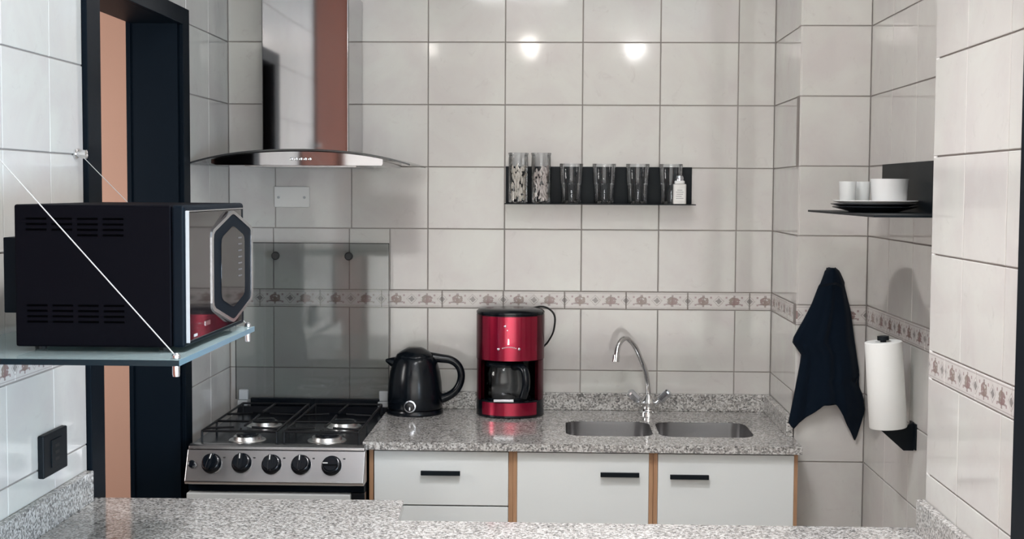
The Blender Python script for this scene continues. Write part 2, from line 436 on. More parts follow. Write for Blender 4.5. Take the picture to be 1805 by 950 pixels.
# dark door frame in the left wall
door = struct('door_1', prism([(-1.371, FLOOR), (-1.279, FLOOR), (-1.279, .592), (-.577, .592), (-.577, FLOOR), (-.51, FLOOR), (-.51, .640), (-1.371, .640)], 0, XL - .001, XL + .012), 'black_paint', origin=(XL, -1, 0), bevel=.002)
part('door_jamb', B(XL - .134, XL - .001, -.592, -.54, FLOOR, .60), 'black_paint', door)
part('door_jamb', B(XL - .134, XL - .001, -1.34, -1.285, FLOOR, .60), 'black_paint', door)
part('door_head', B(XL - .134, XL - .001, -1.285, -.592, .592, .64), 'black_paint', door)
part('door_casing', B(XL - .146, XL - .134, -.597, -.51, FLOOR, .64), 'black_paint', door)
# brown door further along the left wall, outside the frame, seen as a reflection in the chimney
d2 = struct('door_2', B(XL - .06, XL - .02, -3.33, -2.19, FLOOR, CEIL - .03), 'door_wood', origin=(XL, -3, 0))
part('door_casing', B(XL - .06, XL + .01, -2.24, -2.185, FLOOR, CEIL - .02), 'door_wood', d2)
part('door_casing', B(XL - .06, XL + .01, -3.34, -3.28, FLOOR, CEIL - .02), 'door_wood', d2)

# black frame closing the pillar wall
struct('door_3', B(XP - .012, XP + .12, -2.25, -2.142, FLOOR, CEIL - .1), 'black_paint', origin=(XP, -2.2, 0), bevel=.002)
struct('wall_right_near', B(XP + .02, XP + .16, -2.95, -2.25, FLOOR, CEIL), 'cream_wall', origin=(XP, -3, 0))

# ------------------------------------------------------------------ sink counter with two basin cut-outs
ZC = -.5883
def rrect(x0, x1, y0, y1, r, n=5):
    out = []
    for cx, cy, a in ((x1 - r, y1 - r, 0), (x0 + r, y1 - r, 90), (x0 + r, y0 + r, 180), (x1 - r, y0 + r, 270)):
        for i in range(n + 1):
            t = math.radians(a + 90 * i / n); out.append((cx + r * math.cos(t), cy + r * math.sin(t)))
    return out
def slab(outer, holes, z0, z1):
    bm = bm_new(); loops = [outer] + holes
    flat = [p for l in loops for p in l]
    tris = tessellate_polygon([[Vector((x, y, 0)) for x, y in l] for l in loops])
    top = [bm.verts.new((x, y, z1)) for x, y in flat]; bot = [bm.verts.new((x, y, z0)) for x, y in flat]
    for t in tris:
        bm.faces.new([top[i] for i in t]); bm.faces.new([bot[i] for i in reversed(t)])
    k = 0
    for l in loops:
        n = len(l)
        for i in range(n):
            a, b = k + i, k + (i + 1) % n
            bm.faces.new((top[a], top[b], bot[b], bot[a]))
        k += n
    bmesh.ops.recalc_face_normals(bm, faces=bm.faces[:])
    return bm
BOWLS = [(.452, .709, -.487, -.222), (.727, 1.005, -.487, -.222)]
ct = thing('sink_countertop', 'speckled grey granite countertop with a splashback, holding the double sink', 'countertop', (.5, -.3, ZC))
part('top_slab', slab([(-.125, -.622), (XJ - .004, -.622), (XJ - .004, -.004), (-.125, -.004)], [rrect(*b, .05) for b in BOWLS], ZC - .022, ZC), 'granite', ct)
part('splashback', B(-.115, XJ - .004, -.020, -.001, ZC, ZC + .056), 'granite', ct, .002)
part('splashback', B(XJ - .022, XJ - .002, -.455, -.020, ZC, ZC + .056), 'granite', ct, .002)
sk = thing('double_sink', 'stainless double bowl sink let into the granite below the tap', 'sink', (.73, -.35, ZC - .03))
for i, (x0, x1, y0, y1) in enumerate(BOWLS):
    bm = bm_new(); rows = []
    for dz, ins, r in ((-.0015, .0012, .049), (-.05, .0012, .049), (-.135, .006, .05), (-.15, .02, .045)):
        rows.append([bm.verts.new((x, y, ZC + dz)) for x, y in rrect(x0 + ins, x1 - ins, y0 + ins, y1 - ins, r)])
    for A, C in zip(rows, rows[1:]):
        for k in range(len(A)): bm.faces.new((A[k], A[(k + 1) % len(A)], C[(k + 1) % len(A)], C[k]))
    bm.faces.new(rows[-1]); bmesh.ops.recalc_face_normals(bm, faces=bm.faces[:])
    bs = part('basin', bm, 'steel', sk, smooth=True)
    part('drain', lathe((x0 + x1) / 2, (y0 + y1) / 2, [(0, ZC - .1485), (.03, ZC - .1485), (.034, ZC - .147), (.036, ZC - .1495)], 20), 'chrome', bs, smooth=True)

# tap
fc = thing('kitchen_tap', 'chrome mixer tap with a tall curved spout and two faceted knobs behind the sink', 'tap', (.7202, -.07, ZC))
part('tap_body', lathe(.7202, -.07, [(.0, ZC), (.034, ZC), (.034, ZC + .006), (.024, ZC + .012), (.022, ZC + .028), (.026, ZC + .036), (.018, ZC + .050), (.010, ZC + .062), (0, ZC + .063)], 24), 'chrome', fc, smooth=True)
sp = smoothpath([(.7202, -.07, ZC + .05), (.7192, -.07, -.520), (.7168, -.07, -.4896), (.709, -.074, -.450), (.696, -.08, -.417), (.6708, -.1, -.3655), (.6421, -.125, -.3394), (.6200, -.148, -.3560), (.6106, -.165, -.3985)], 6)
part('spout', tube(sp, .0088, 12), 'chrome', fc, smooth=True)
part('aerator', tube([(.6114, -.163, -.389), (.6095, -.166, -.4107)], .0115, 14), 'chrome', fc, .001)
for sx, (a, b) in ((-1, ((.7000, -.075, -.5580), (.6585, -.09, -.5170))), (1, ((.7410, -.075, -.5580), (.7840, -.09, -.5150)))):
    d = Vector(b) - Vector(a); L = d.length
    st = part('valve_stem', tube([a, Vector(a) + d * .45], .0085, 12), 'chrome', fc, smooth=True)
    kb = bm_new(); kb = spun(a, d, [(0, L * .30), (.0105, L * .30), (.0130, L * .42), (.0138, L * .95), (.0115, L * 1.02), (0, L * 1.02)], 9, kb)
    part('knob', kb, 'silver', fc, label='shiny faceted knob')

# ------------------------------------------------------------------ cabinets under the sink counter
def handle(x0, x1, zc, parent, y=-.610):
    h = bm_new(); box(h, x0, x1, y - .008, y, zc - .0065, zc + .0065)
    h2 = part('handle', h, 'black_matte', parent, .001, label='flat black bar handle')
    s = bm_new(); box(s, x0 + .006, x0 + .014, y, -.599, zc - .004, zc + .004); box(s, x1 - .014, x1 - .006, y, -.599, zc - .004, zc + .004)
    return h2, s
CZ0, CZ1 = -1.40, -.614
def carcass(name, x0, x1, label):
    t = thing(name, label, 'cabinet', ((x0 + x1) / 2, -.3, FLOOR), 'white cabinets under the sink counter')
    part('side_panel', prism([(-.596, FLOOR + .08), (-.03, FLOOR + .08), (-.03, ZC - .17), (-.505, ZC - .17), (-.505, CZ1), (-.596, CZ1)], 0, x0, x0 + .0115), 'wood', t, label='bare brown wooden edge')
    part('side_panel', prism([(-.596, FLOOR + .08), (-.03, FLOOR + .08), (-.03, ZC - .17), (-.505, ZC - .17), (-.505, CZ1), (-.596, CZ1)], 0, x1 - .0115, x1), 'wood', t, label='bare brown wooden edge')
    part('bottom_panel', B(x0 + .0115, x1 - .0115, -.57, -.03, FLOOR + .08, FLOOR + .095), 'wood', t)
    part('back_panel', B(x0 + .0115, x1 - .0115, -.035, -.03, FLOOR + .095, ZC - .17), 'wood', t)
    part('plinth', B(x0, x1, -.54, -.52, FLOOR, FLOOR + .08), 'black_matte', t)
    return t
c1 = carcass('drawer_cabinet', -.110, .3005, 'white drawer cabinet beside the stove with wooden edges')
zt = -.617
for z1, z0 in ((zt, -.7715), (-.7755, -.930), (-.934, -1.088), (-1.092, -1.395)):
    dr = part('drawer', B(-.0955, .288, -.600, -.582, z0, z1), 'white_lacquer', c1, .0012)
    if z1 == zt: hx0, hx1, hz = .0393, .1515, -.677
    else: hx0, hx1, hz = .0393, .1515, z1 - .06
    h, s = handle(hx0, hx1, hz, dr); s.free()
c2 = carcass('door_cabinet', .3012, .6995, 'white cabinet under the left sink bowl, its black handle beside the divider')
d = part('door', B(.3135, .6872, -.600, -.582, CZ0, zt), 'white_lacquer', c2, .0012); h, s = handle(.5499, .6595, -.6755, d); s.free()
c3 = carcass('door_cabinet', .7005, 1.1075, 'white cabinet at the right end of the sink counter beside the towel')
d = part('door', B(.7130, 1.0965, -.600, -.582, CZ0, zt), 'white_lacquer', c3, .0012); h, s = handle(.7465, .8558, -.6795, d); s.free()

# ------------------------------------------------------------------ gas stove
st = thing('gas_stove', 'stainless four burner gas stove with a raised smoked glass lid', 'stove', (-.36, -.35, FLOOR))
SX0, SX1 = -.611, -.114
part('body', B(SX0 + .004, SX1 - .004, -.64, -.06, FLOOR + .03, ZC - .012), 'black_paint', st)
part('cooktop', prism([(-.655, ZC - .012), (-.655, ZC - .0075), (-.630, ZC - .007), (-.600, ZC - .0062), (-.10, ZC - .006), (-.085, ZC + .012), (-.06, ZC + .012), (-.06, ZC - .012)], 0, SX0 + .003, SX1 - .003), 'enamel', st, .001)
part('front_rim', prism([(-.669, ZC - .017), (-.667, ZC - .009), (-.657, ZC - .0045), (-.638, ZC - .0045), (-.638, ZC - .017)], 0, SX0, SX1), 'steel', st, .0015)
pn = part('control_panel', prism([(-.665, -.606), (-.705, -.690), (-.700, -.699), (-.640, -.699), (-.640, -.606)], 0, SX0 - .004, SX1 + .003), 'steel', st, .003)
pd = Vector((0, -.084, .040)).normalized()  # outward normal of the sloping panel (about)
for i, (x, zz) in enumerate(((-.542, -.6432), (-.4571, -.6415), (-.3725, -.6440), (-.2895, -.6440), (-.2034, -.6455))):
    y = -.665 - (-.606 - zz) * .476
    kn = part('knob', spun((x, y, zz), pd, [(0, -.002), (.0285, -.002), (.0285, .004), (.0245, .008), (.0225, .024), (.019, .027), (0, .027)], 24), 'black_plastic', st, smooth=True, label='round black control knob')
    q = pd.to_track_quat('Z', 'Y').to_matrix().to_4x4(); q.translation = Vector((x, y, zz)) + pd * .026
    g = B(-.0045, .0045, -.0215, .0215, 0, .008); a = (math.radians(-14), 0, 0, 0, math.radians(90))[i]
    bmesh.ops.transform(g, matrix=q @ Matrix.Rotation(a, 4, 'Z'), verts=g.verts[:])
    part('grip', g, 'black_plastic', kn, .001)
    g = B(-.0012, .0012, .006, .020, .008, .0086); bmesh.ops.transform(g, matrix=q @ Matrix.Rotation(a, 4, 'Z'), verts=g.verts[:])
    part('pointer', g, 'white_plastic', kn)
    for dx in (-.034, .034):
        m = B(-.0032, .0032, -.0016, .0016, 0, .0005); q2 = q.copy(); q2.translation = Vector((x + dx, -.665 - .021 * .476, -.627)) + pd * .0006
        bmesh.ops.transform(m, matrix=q2, verts=m.verts[:])
        if dx > 0: part('marking', m, 'rubber', pn)
        else: m.free()
part('igniter_button', spun((-.5970, -.6855, -.6450), pd, [(0, 0), (.0105, 0), (.0105, .005), (.007, .006), (.007, .0085), (0, .0085)], 18), 'black_plastic', st, smooth=True)
part('oven_gap', B(SX0, SX1, -.672, -.645, -.722, -.700), 'black_paint', st)
od = part('oven_door', B(SX0 - .002, -.150, -.690, -.645, -1.30, -.7255), 'oven_front', st, .004)
part('oven_window', B(SX0 + .05, -.20, -.6925, -.688, -1.18, -.80), 'mirror_black', od)
part('oven_trim', B(-.149, SX1 + .002, -.676, -.645, -1.30, -.7235), 'black_plastic', st, .002)
part('storage_drawer', B(SX0, SX1, -.68, -.645, FLOOR + .05, -1.31), 'steel', st, .003)
for fx in (SX0 + .05, SX1 - .05):
    for fy in (-.60, -.10): part('foot', lathe(fx, fy, [(0, FLOOR), (.016, FLOOR), (.016, FLOOR + .032), (0, FLOOR + .032)], 12), 'rubber', st)
for i, (x, y, r) in enumerate(((-.4650, -.575, .041), (-.2355, -.572, .044), (-.4700, -.330, .043), (-.2250, -.335, .043))):
    zb = ZC - .006
    bu = part('burner', lathe(x, y, [(r + .012, zb), (r + .010, zb + .0025), (r, zb + .003), (r - .002, zb + .012), (r - .008, zb + .013), (0, zb + .013)], 32), 'alu', st, smooth=True, label='aluminium burner ring')
    part('burner_cap', lathe(x, y, [(r - .010, zb + .013), (r - .008, zb + .018), (r - .012, zb + .021), (0, zb + .022)], 28), 'enamel', bu, smooth=True)
def grate(x0, x1, y0, y1, ys):
    zt_, r = ZC + .026, .0034; bm = bm_new(); ym = (ys[0] + ys[1]) / 2
    loop = [(x0, y0, zt_), (x1, y0, zt_), (x1, y1, zt_), (x0, y1, zt_)]
    for a, b in zip(loop, loop[1:] + loop[:1]): tube([a, b], r, 8, bm)
    tube([(x0, ym, zt_), (x1, ym, zt_)], r, 8, bm)
    cx = (x0 + x1) / 2
    for cy in ys:
        for dx, dy in ((1, 0), (-1, 0), (0, 1), (0, -1)):
            if dx: a = (x1 if dx > 0 else x0, cy, zt_)
            else:
                ly = [y0, ym, y1]; c = [v for v in ly if (v - cy) * dy > 0]; a = (cx, min(c, key=lambda v: abs(v - cy)), zt_)
            b = (cx + dx * .026, cy + dy * .026, zt_ + .004)
            tube([a, b], r, 8, bm)
    for x in (x0, x1):
        for y in (y0, ym, y1): tube([(x, y, zt_), (x, y, ZC - .006)], r, 8, bm)
    return bm
part('grate', grate(-.585, -.372, -.62, -.115, (-.575, -.33)), 'iron', st, smooth=True)
part('grate', grate(-.350, -.137, -.62, -.115, (-.575, -.33)), 'iron', st, smooth=True)
lid = part('lid', B(-.6225, -.1205, -.056, -.050, ZC + .030, -.0475), 'smoked_glass', st, label='raised smoked glass lid')
for x in (-.489, -.2508):
    part('bumper', spun((x, -.056, -.089), (0, -1, 0), [(0, -.001), (.0135, -.001), (.0135, .006), (.010, .011), (0, .011)], 20), 'rubber', lid, smooth=True)
part('lid_rail', B(-.572, -.150, -.066, -.046, ZC + .012, ZC + .036), 'black_plastic', st, .002)
part('lid_edge', B(-.1222, -.1202, -.0565, -.0495, ZC + .030, -.047), 'hood_edge', lid)
part('lid_edge', B(-.6228, -.6208, -.0565, -.0495, ZC + .030, -.047), 'hood_edge', lid)
part('lid_edge', B(-.6228, -.1202, -.0565, -.0495, -.0485, -.046), 'hood_edge', lid)
for x in (-.6150, -.1560):
    hg = part('hinge', B(x, x + .034, -.068, -.040, ZC + .008, ZC + .028), 'grey_plastic', st, .003, label='grey plastic lid hinge')
    part('hinge_clip', B(x + .004, x + .034, -.0640, -.046, ZC + .0285, ZC + .062), 'grey_plastic', hg, .003)

# ------------------------------------------------------------------ extractor hood
hd = thing('range_hood', 'stainless chimney range hood with a curved glass canopy above the stove', 'range hood', (-.345, -.2, .2))
part('chimney', B(-.479, -.213, -.30, -.003, .22, .735), 'polished_steel', hd, .004)
part('upper_chimney', B(-.474, -.218, -.295, -.003, .7355, CEIL - .002), 'polished_steel', hd, .003)
AX, AZ, HW, SAG = -.330, .2435, .325, .042
def arc(x): u = (x - AX) / HW; return AZ - SAG * (.55 * u * u + .45 * u * u * abs(u)) * 1.0
xs = [AX + HW * (-1 + 2 * i / 40) for i in range(41)]
def arcstrip(y0, y1, th=.005):
    return prism([(x, arc(x)) for x in xs] + [(x, arc(x) - th) for x in reversed(xs)], 1, y0, y1)
gc = part('glass_canopy', arcstrip(-.495, -.03), 'hood_glass', hd, label='curved clear glass canopy')
part('glass_edge', arcstrip(-.500, -.4955, .0052), 'hood_edge', gc)
bx = [x for x in xs if -.60 <= x <= -.075]
bd = part('hood_body', prism([(x, arc(x) - .0065) for x in bx] + [(bx[-1], .2005), (-.09, .1955), (-.575, .1955), (bx[0], .2005)], 1, -.478, -.004), 'polished_steel', hd, .001)
for i in range(5):
    part('button', spun((-.353 + i * .0135, -.478, .2145), (0, -1, 0), [(0, 0), (.0045, 0), (.0045, .003), (.003, .004), (0, .004)], 12), 'silver', bd, smooth=True)
part('filter_panel', B(-.50, -.17, -.44, -.06, .1925, .196), 'steel', hd)

# ------------------------------------------------------------------ kettle
kt = thing('electric_kettle', 'black electric kettle standing between the stove and the red coffee maker', 'kettle', (-.028, -.1, ZC))
kx, ky = -.030, -.108
part('body', lathe(kx, ky, [(0, ZC + .018), (.086, ZC + .018), (.0885, ZC + .03), (.088, ZC + .06), (.0855, ZC + .10), (.080, ZC + .135), (.0715, ZC + .165), (.066, ZC + .178), (.060, ZC + .184)], 36), 'black_plastic', kt, smooth=True)
part('power_base', lathe(kx, ky, [(0, ZC), (.090, ZC), (.0915, ZC + .006), (.088, ZC + .0155), (0, ZC + .0165)], 36), 'black_plastic', kt, smooth=True)
part('lid', lathe(kx, ky, [(.061, ZC + .1835), (.058, ZC + .190), (.044, ZC + .200), (.030, ZC + .208), (.020, ZC + .2125), (0, ZC + .2125)], 32), 'black_plastic', kt, smooth=True)
bm = bm_new(); rows = []
for x, zlo, zhi, hw in ((-.080, -.470, -.405, .030), (-.100, -.445, -.409, .022), (-.116, -.432, -.413, .013), (-.1245, -.424, -.416, .006)):
    rows.append([bm.verts.new((x, ky + hw * math.cos(a), (zlo + zhi) / 2 + (zhi - zlo) / 2 * math.sin(a))) for a in [2 * math.pi * i / 14 for i in range(14)]])
for A, C in zip(rows, rows[1:]):
    for k in range(14): bm.faces.new((A[k], A[(k + 1) % 14], C[(k + 1) % 14], C[k]))
bm.faces.new(rows[-1]); bmesh.ops.recalc_face_normals(bm, faces=bm.faces[:])
part('spout', bm, 'black_plastic', kt, smooth=True)
hp = smoothpath([(.015, ky, -.407), (.050, ky, -.4115), (.085, ky, -.4170), (.109, ky, -.4350), (.1185, ky, -.4640), (.113, ky, -.4950), (.095, ky, -.5210), (.066, ky, -.5380), (.042, ky, -.5440)], 5)
part('handle', tube(hp, .013, 12, flat=.95, radii=[.016 - .004 * math.sin(math.pi * i / (len(hp) - 1)) for i in range(len(hp))]), 'black_plastic', kt, smooth=True)
bg = part('dial_ring', spun((-.037, ky - .088, -.5545), (0, -1, .05), [(.019, 0), (.019, .004), (.015, .005), (.014, .002)], 28), 'silver', kt, smooth=True, label='silver ring around a dark dial')
part('dial', spun((-.037, ky - .088, -.5545), (0, -1, .05), [(.0135, 0), (.0125, .0045), (0, .0055)], 20), 'black_plastic', bg, smooth=True)
part('dial_mark', B(-.039, -.035, ky - .0945, ky - .093, -.566, -.556), 'silver', bg)

# ------------------------------------------------------------------ coffee maker
cm = thing('coffee_maker', 'metallic red drip coffee maker with a glass jug and black lid', 'coffee maker', (.2756, -.12, ZC))
ex, ey, er, ef = .2756, -.116, .1075, .92
A0, A1 = math.radians(-90 - 52), math.radians(-90 + 52)
def sector(r, z0, z1, a0, a1, n, rin=None):
    prof = [(rin or r - .004, z0), (r, z0), (r, z1), (rin or r - .004, z1), (rin or r - .004, z0)]
    bm = lathe(ex, ey, prof, n, a0, a1, ry=ef)
    return bm
def closed_cyl(r, z0, z1, n=48, c=.002): return lathe(ex, ey, [(0, z0), (r - c, z0), (r, z0 + c), (r, z1 - c), (r - c, z1), (0, z1)], n, ry=ef)
part('base', closed_cyl(er, ZC + .002, ZC + .055), 'black_plastic', cm, smooth=True)
part('base_trim', sector(er + .0012, ZC + .010, ZC + .050, A0, A1, 24, er - .002), 'red', cm, smooth=True, label='metallic red band around the base')
part('head', closed_cyl(er, -.4075, -.262), 'black_plastic', cm, smooth=True)
part('shaded_side', sector(er + .0006, -.4060, -.2665, math.radians(-182), math.radians(2), 40, er - .002), 'shaded_red', cm, smooth=True)  # darker shell, paints the dark reflection at the sides of the red head
hf = part('head_cover', sector(er + .0015, -.4055, -.268, A0, A1, 28, er - .002), 'red', cm, smooth=True, label='metallic red curved front cover')
part('lid', lathe(ex, ey, [(0, -.262), (er + .001, -.262), (er + .001, -.256), (er * .93, -.249), (er * .5, -.2455), (0, -.2445)], 48, ry=ef), 'grey_plastic' if False else 'black_plastic', cm, smooth=True)
part('rear_column', lathe(ex, ey, [(.060, ZC + .055), (er - .001, ZC + .055), (er - .001, -.4075), (.060, -.4075), (.060, ZC + .055)], 28, math.radians(-12), math.radians(192), ry=ef), 'black_plastic', cm, smooth=True)
for a0, a1 in ((-33, -12), (192, 213)):
    part('side_post', lathe(ex, ey, [(er - .012, ZC + .055), (er, ZC + .055), (er, -.4075), (er - .012, -.4075), (er - .012, ZC + .055)], 6, math.radians(a0), math.radians(a1), ry=ef), 'shaded_red', cm, smooth=True)
part('warming_plate', lathe(ex - .004, ey - .008, [(0, ZC + .055), (.070, ZC + .055), (.070, ZC + .060), (0, ZC + .060)], 32), 'black_matte', cm, smooth=True)
part('plate_badge', B(.2274, .2905, ey - er * ef - .006, ey - er * ef + .010, -.5335, -.5255), 'silver', cm, .001, label='silver strip above the red base')
jx, jy = ex - .020, ey - .012
jug = part('jug', lathe(jx, jy, [(0, ZC + .0605), (.060, ZC + .0605), (.067, ZC + .07), (.069, ZC + .100), (.0675, ZC + .135), (.062, ZC + .156), (.059, ZC + .160)], 36), 'clear_glass', cm, smooth=True, label='clear glass jug')
part('jug_lid', lathe(jx, jy, [(0, ZC + .159), (.062, ZC + .159), (.064, ZC + .165), (.060, ZC + .174), (.035, ZC + .179), (0, ZC + .179)], 32), 'black_plastic', jug, smooth=True)
part('reflection_sheet', lathe(ex, ey, [(.058, ZC + .056), (.059, ZC + .056), (.059, -.4085), (.058, -.4085), (.058, ZC + .056)], 20, math.radians(-5), math.radians(185), ry=ef), 'jug_reflection', cm, smooth=True)  # sheet added behind the jug, its grey stands for reflections in the glass
hp = smoothpath([(jx + .034, jy - .042, ZC + .160), (jx + .058, jy - .072, ZC + .162), (jx + .071, jy - .085, ZC + .145), (jx + .073, jy - .087, ZC + .105), (jx + .064, jy - .080, ZC + .068)], 5)
part('jug_handle', tube(hp, .012, 10, flat=1.1), 'black_plastic', jug, smooth=True)
def front(dx, dr=0.0):  # point on the head's front surface
    a = math.asin(dx / er); return (ex + dx, ey - (er * math.cos(a)) * ef - .0015 - dr)
for dx, zz, r in ((-.013, -.2965, .0038), (-.006, -.309, .0022), (-.034, -.3686, .0042), (.031, -.3680, .0042)):
    x, y = front(dx); part('indicator', spun((x, y, zz), (dx, -.1, 0), [(r, -.001), (r, .002), (r * .6, .003), (0, .003)], 12), 'silver', hf, smooth=True)
x, y = front(-.003)
part('emblem', prism([(x - .0025, -.354), (x + .003, -.354), (x + .002, -.336), (x - .001, -.336)], 1, y - .001, y + .002), 'silver', hf)
for s_ in range(9):
    dx = -.021 + s_ * .0052; x, y = front(dx); zz = -.3655 + .004 * (1 - (dx / .022) ** 2)
    part('emblem', B(x - .0018, x + .0018, y - .0008, y + .001, zz - .0016, zz + .0016), 'grey_plastic', hf)
part('power_cord', tube(smoothpath([(.345, -.055, -.252), (.372, -.075, -.2455), (.3932, -.10, -.2481), (.4110, -.11, -.2620), (.4175, -.11, -.2840), (.4118, -.10, -.3250), (.3950, -.07, -.3600), (.3760, -.035, -.3950), (.372, -.03, -.50), (.372, -.045, ZC + .004)], 5), .0032, 6), 'rubber', cm, smooth=True)

# ------------------------------------------------------------------ wall shelf with glassware
SZ = .0855
ws = thing('wall_shelf', 'black steel wall shelf holding jars and tumblers, on the back wall', 'shelf', (.56, -.05, SZ))
part('back_plate', B(.2535, .8565, -.004, -.0005, SZ - .003, .2045), 'black_matte', ws)
part('shelf_plate', B(.2535, .8600, -.110, -.004, SZ - .003, SZ), 'black_matte', ws)
def jar(x, y, idx, label):
    t = thing('glass_jar', label, 'jar', (x, y, SZ), 'tall glass jars on the wall shelf')
    z = SZ
    part('body', lathe(x, y, [(0, z + .0005), (.028, z + .0005), (.031, z + .004), (.031, z + .145), (.030, z + .150), (.032, z + .157)], 28), 'clear_glass', t, smooth=True)
    bm = bm_new(); rnd = random.Random(3 + idx)
    for k in range(70):
        a, r = rnd.uniform(0, 6.28), .024 * math.sqrt(rnd.random()); zc = z + .012 + rnd.random() * (.100 if idx else .108)
        p = Vector((x + r * math.cos(a), y + r * math.sin(a), zc)); d = Vector((rnd.gauss(0, .35), rnd.gauss(0, .35), 1)).normalized() * rnd.uniform(.006, .014)
        q = [v for v in (p - d, p + Vector((rnd.uniform(-.002, .002), 0, 0)), p + d)]
        q = [Vector((min(max(v.x, x - .026), x + .026), min(max(v.y, y - .026), y + .026), max(v.z, z + .008))) for v in q]
        tube(q, .0035, 5, bm, radii=[.0022, .0042, .0022])
    c = part('jar_contents', bm, Mat('pale_grains', (.80, .74, .66) if not idx else (.74, .66, .62), .5).m, t, smooth=True); c['kind'] = 'stuff'
    part('lid', lathe(x, y, [(0, z + .1575), (.0325, z + .1575), (.0325, z + .161), (0, z + .162)], 28), 'clear_glass', t, smooth=True)
    return t
jar(.2960, -.060, 0, 'tall filled glass jar at the end of the black wall shelf, farthest from the tumblers')
jar(.3690, -.060, 1, 'tall filled glass jar on the wall shelf, standing next to the first tumbler')
def tumbler(x, y, label):
    t = thing('glass_tumbler', label, 'glass', (x, y, SZ), 'clear stacked-shape tumblers on the wall shelf'); z = SZ
    o = [(0, z + .010), (.024, z + .009), (.0300, z + .0005), (.0312, z + .004), (.0330, z + .060), (.0350, z + .064), (.0355, z + .066), (.0376, z + .126), (.0371, z + .128)]
    part('body', lathe(x, y, o, 28), 'clear_glass', t, smooth=True)
    bm = bm_new()
    for k in range(10):
        a = 2 * math.pi * k / 10; ca, sa = math.cos(a), math.sin(a)
        tube([(x + .0298 * ca, y + .0298 * sa, z + .008), (x + .0308 * ca, y + .0308 * sa, z + .062)], .0010, 5, bm)
    part('facets', bm, 'clear_glass', t, smooth=True)
    return t
t0 = tumbler(.4660, -.060, 'clear glass tumbler on the wall shelf, next to the filled jars')
for x, l in ((.5710, 'clear glass tumbler, second from the jars on the wall shelf'), (.6780, 'clear glass tumbler, third from the jars on the wall shelf'), (.7840, 'clear glass tumbler partly behind the small white bottle')):
    c = copy_tree(t0); c.location.x = x; c['label'] = l
bt = thing('shaker_bottle', 'small square white bottle with a metal cap at the end of the wall shelf', 'bottle', (.809, -.092, SZ))
part('body', prism(rrect(.7885, .8295, -.108, -.076, .006, 3), 2, SZ + .0005, SZ + .064), 'white_plastic', bt, .002)
part('neck', prism(rrect(.793, .825, -.105, -.079, .008, 3), 2, SZ + .064, SZ + .075), 'porcelain', bt, .003)
part('cap', lathe(.809, -.092, [(0, SZ + .075), (.012, SZ + .075), (.0125, SZ + .083), (.010, SZ + .090), (0, SZ + .092)], 20), 'silver', bt, smooth=True)
lb = part('label_sheet', B(.7935, .8245, -.1086, -.1080, SZ + .012, SZ + .052), 'paper', bt)
for k, (a, b) in enumerate(((0, .024), (0, .018), (.002, .022), (0, .024), (.004, .020))):
    part('print_line', B(.7965 + a, .7965 + b, -.1090, -.1086, SZ + .018 + k * .0065, SZ + .0198 + k * .0065), Mat('grey_print', (.35, .33, .33), .7).m, lb)

# blank cover plate on the back wall
pl = thing('cover_plate', 'blank white wall plate with two screws under the range hood', 'wall plate', (-.445, -.003, .10))
part('plate', B(-.503, -.3878, -.009, -.0005, .0675, .1350), 'white_plastic', pl, .002)
for x in (-.489, -.404): part('screw', spun((x, -.009, .0995), (0, -1, 0), [(0, 0), (.0045, 0), (.004, .0012), (0, .0015)], 12), 'grey_plastic', pl)

# ------------------------------------------------------------------ alcove shelf and its crockery
RZ = .0774
rs = thing('alcove_shelf', 'black steel shelf with plates and cups on the right alcove wall', 'shelf', (XR, -.95, RZ))
part('back_plate', B(XR - .004, XR - .0005, -1.42, -.633, RZ - .003, .2035), 'black_matte', rs)
part('shelf_plate', B(XR - .206, XR - .004, -1.42, -.633, RZ - .005, RZ), 'black_matte', rs)
def plate(name, x, y, z, r, mat, label, grp):
    t = tag(part(name, lathe(x, y, [(0, z), (r * .58, z), (r * .62, z + .003), (r * .97, z + .0115), (r, z + .0135), (r * .985, z + .0148), (r * .93, z + .0125), (r * .60, z + .0060), (0, z + .0050)], 48), mat, None, smooth=True, origin=(x, y, z)), label, 'plate', grp); return t
plate('dinner_plate', 1.214, -1.0, RZ + .0002, .104, 'black_glaze', 'dark plate lying directly on the alcove shelf under the others', 'plates stacked on the alcove shelf')
plate('dinner_plate', 1.212, -1.0, RZ + .0075, .106, 'black_glaze', 'dark plate in the middle of the stack on the alcove shelf', 'plates stacked on the alcove shelf')
plate('dinner_plate', 1.216, -1.0, RZ + .0148, .104, 'porcelain', 'white plate on top of the dark plates, under the cups', 'plates stacked on the alcove shelf')
pz = RZ + .0205
cp = thing('white_cup', 'wide white cup standing on the plates of the alcove shelf', 'cup', (1.250, -1.0, pz))
part('body', lathe(1.250, -1.0, [(0, pz), (.040, pz), (.043, pz + .004), (.0465, pz + .058), (.0475, pz + .063), (.0450, pz + .063), (.0415, pz + .008), (0, pz + .006)], 40), 'porcelain', cp, smooth=True)
for i, (x, y, l) in enumerate(((1.1440, -1.012, 'small milky glass at the outer edge of the white plate'), (1.1880, -.975, 'small milky glass between the outer glass and the wide white cup'))):
    g = thing('small_glass', l, 'glass', (x, y, pz), 'small glasses on the alcove plates')
    part('body', lathe(x, y, [(0, pz), (.017, pz), (.0185, pz + .004), (.0215, pz + .056), (.0200, pz + .056), (.017, pz + .007), (0, pz + .006)], 28), 'frosted_glass', g, smooth=True)

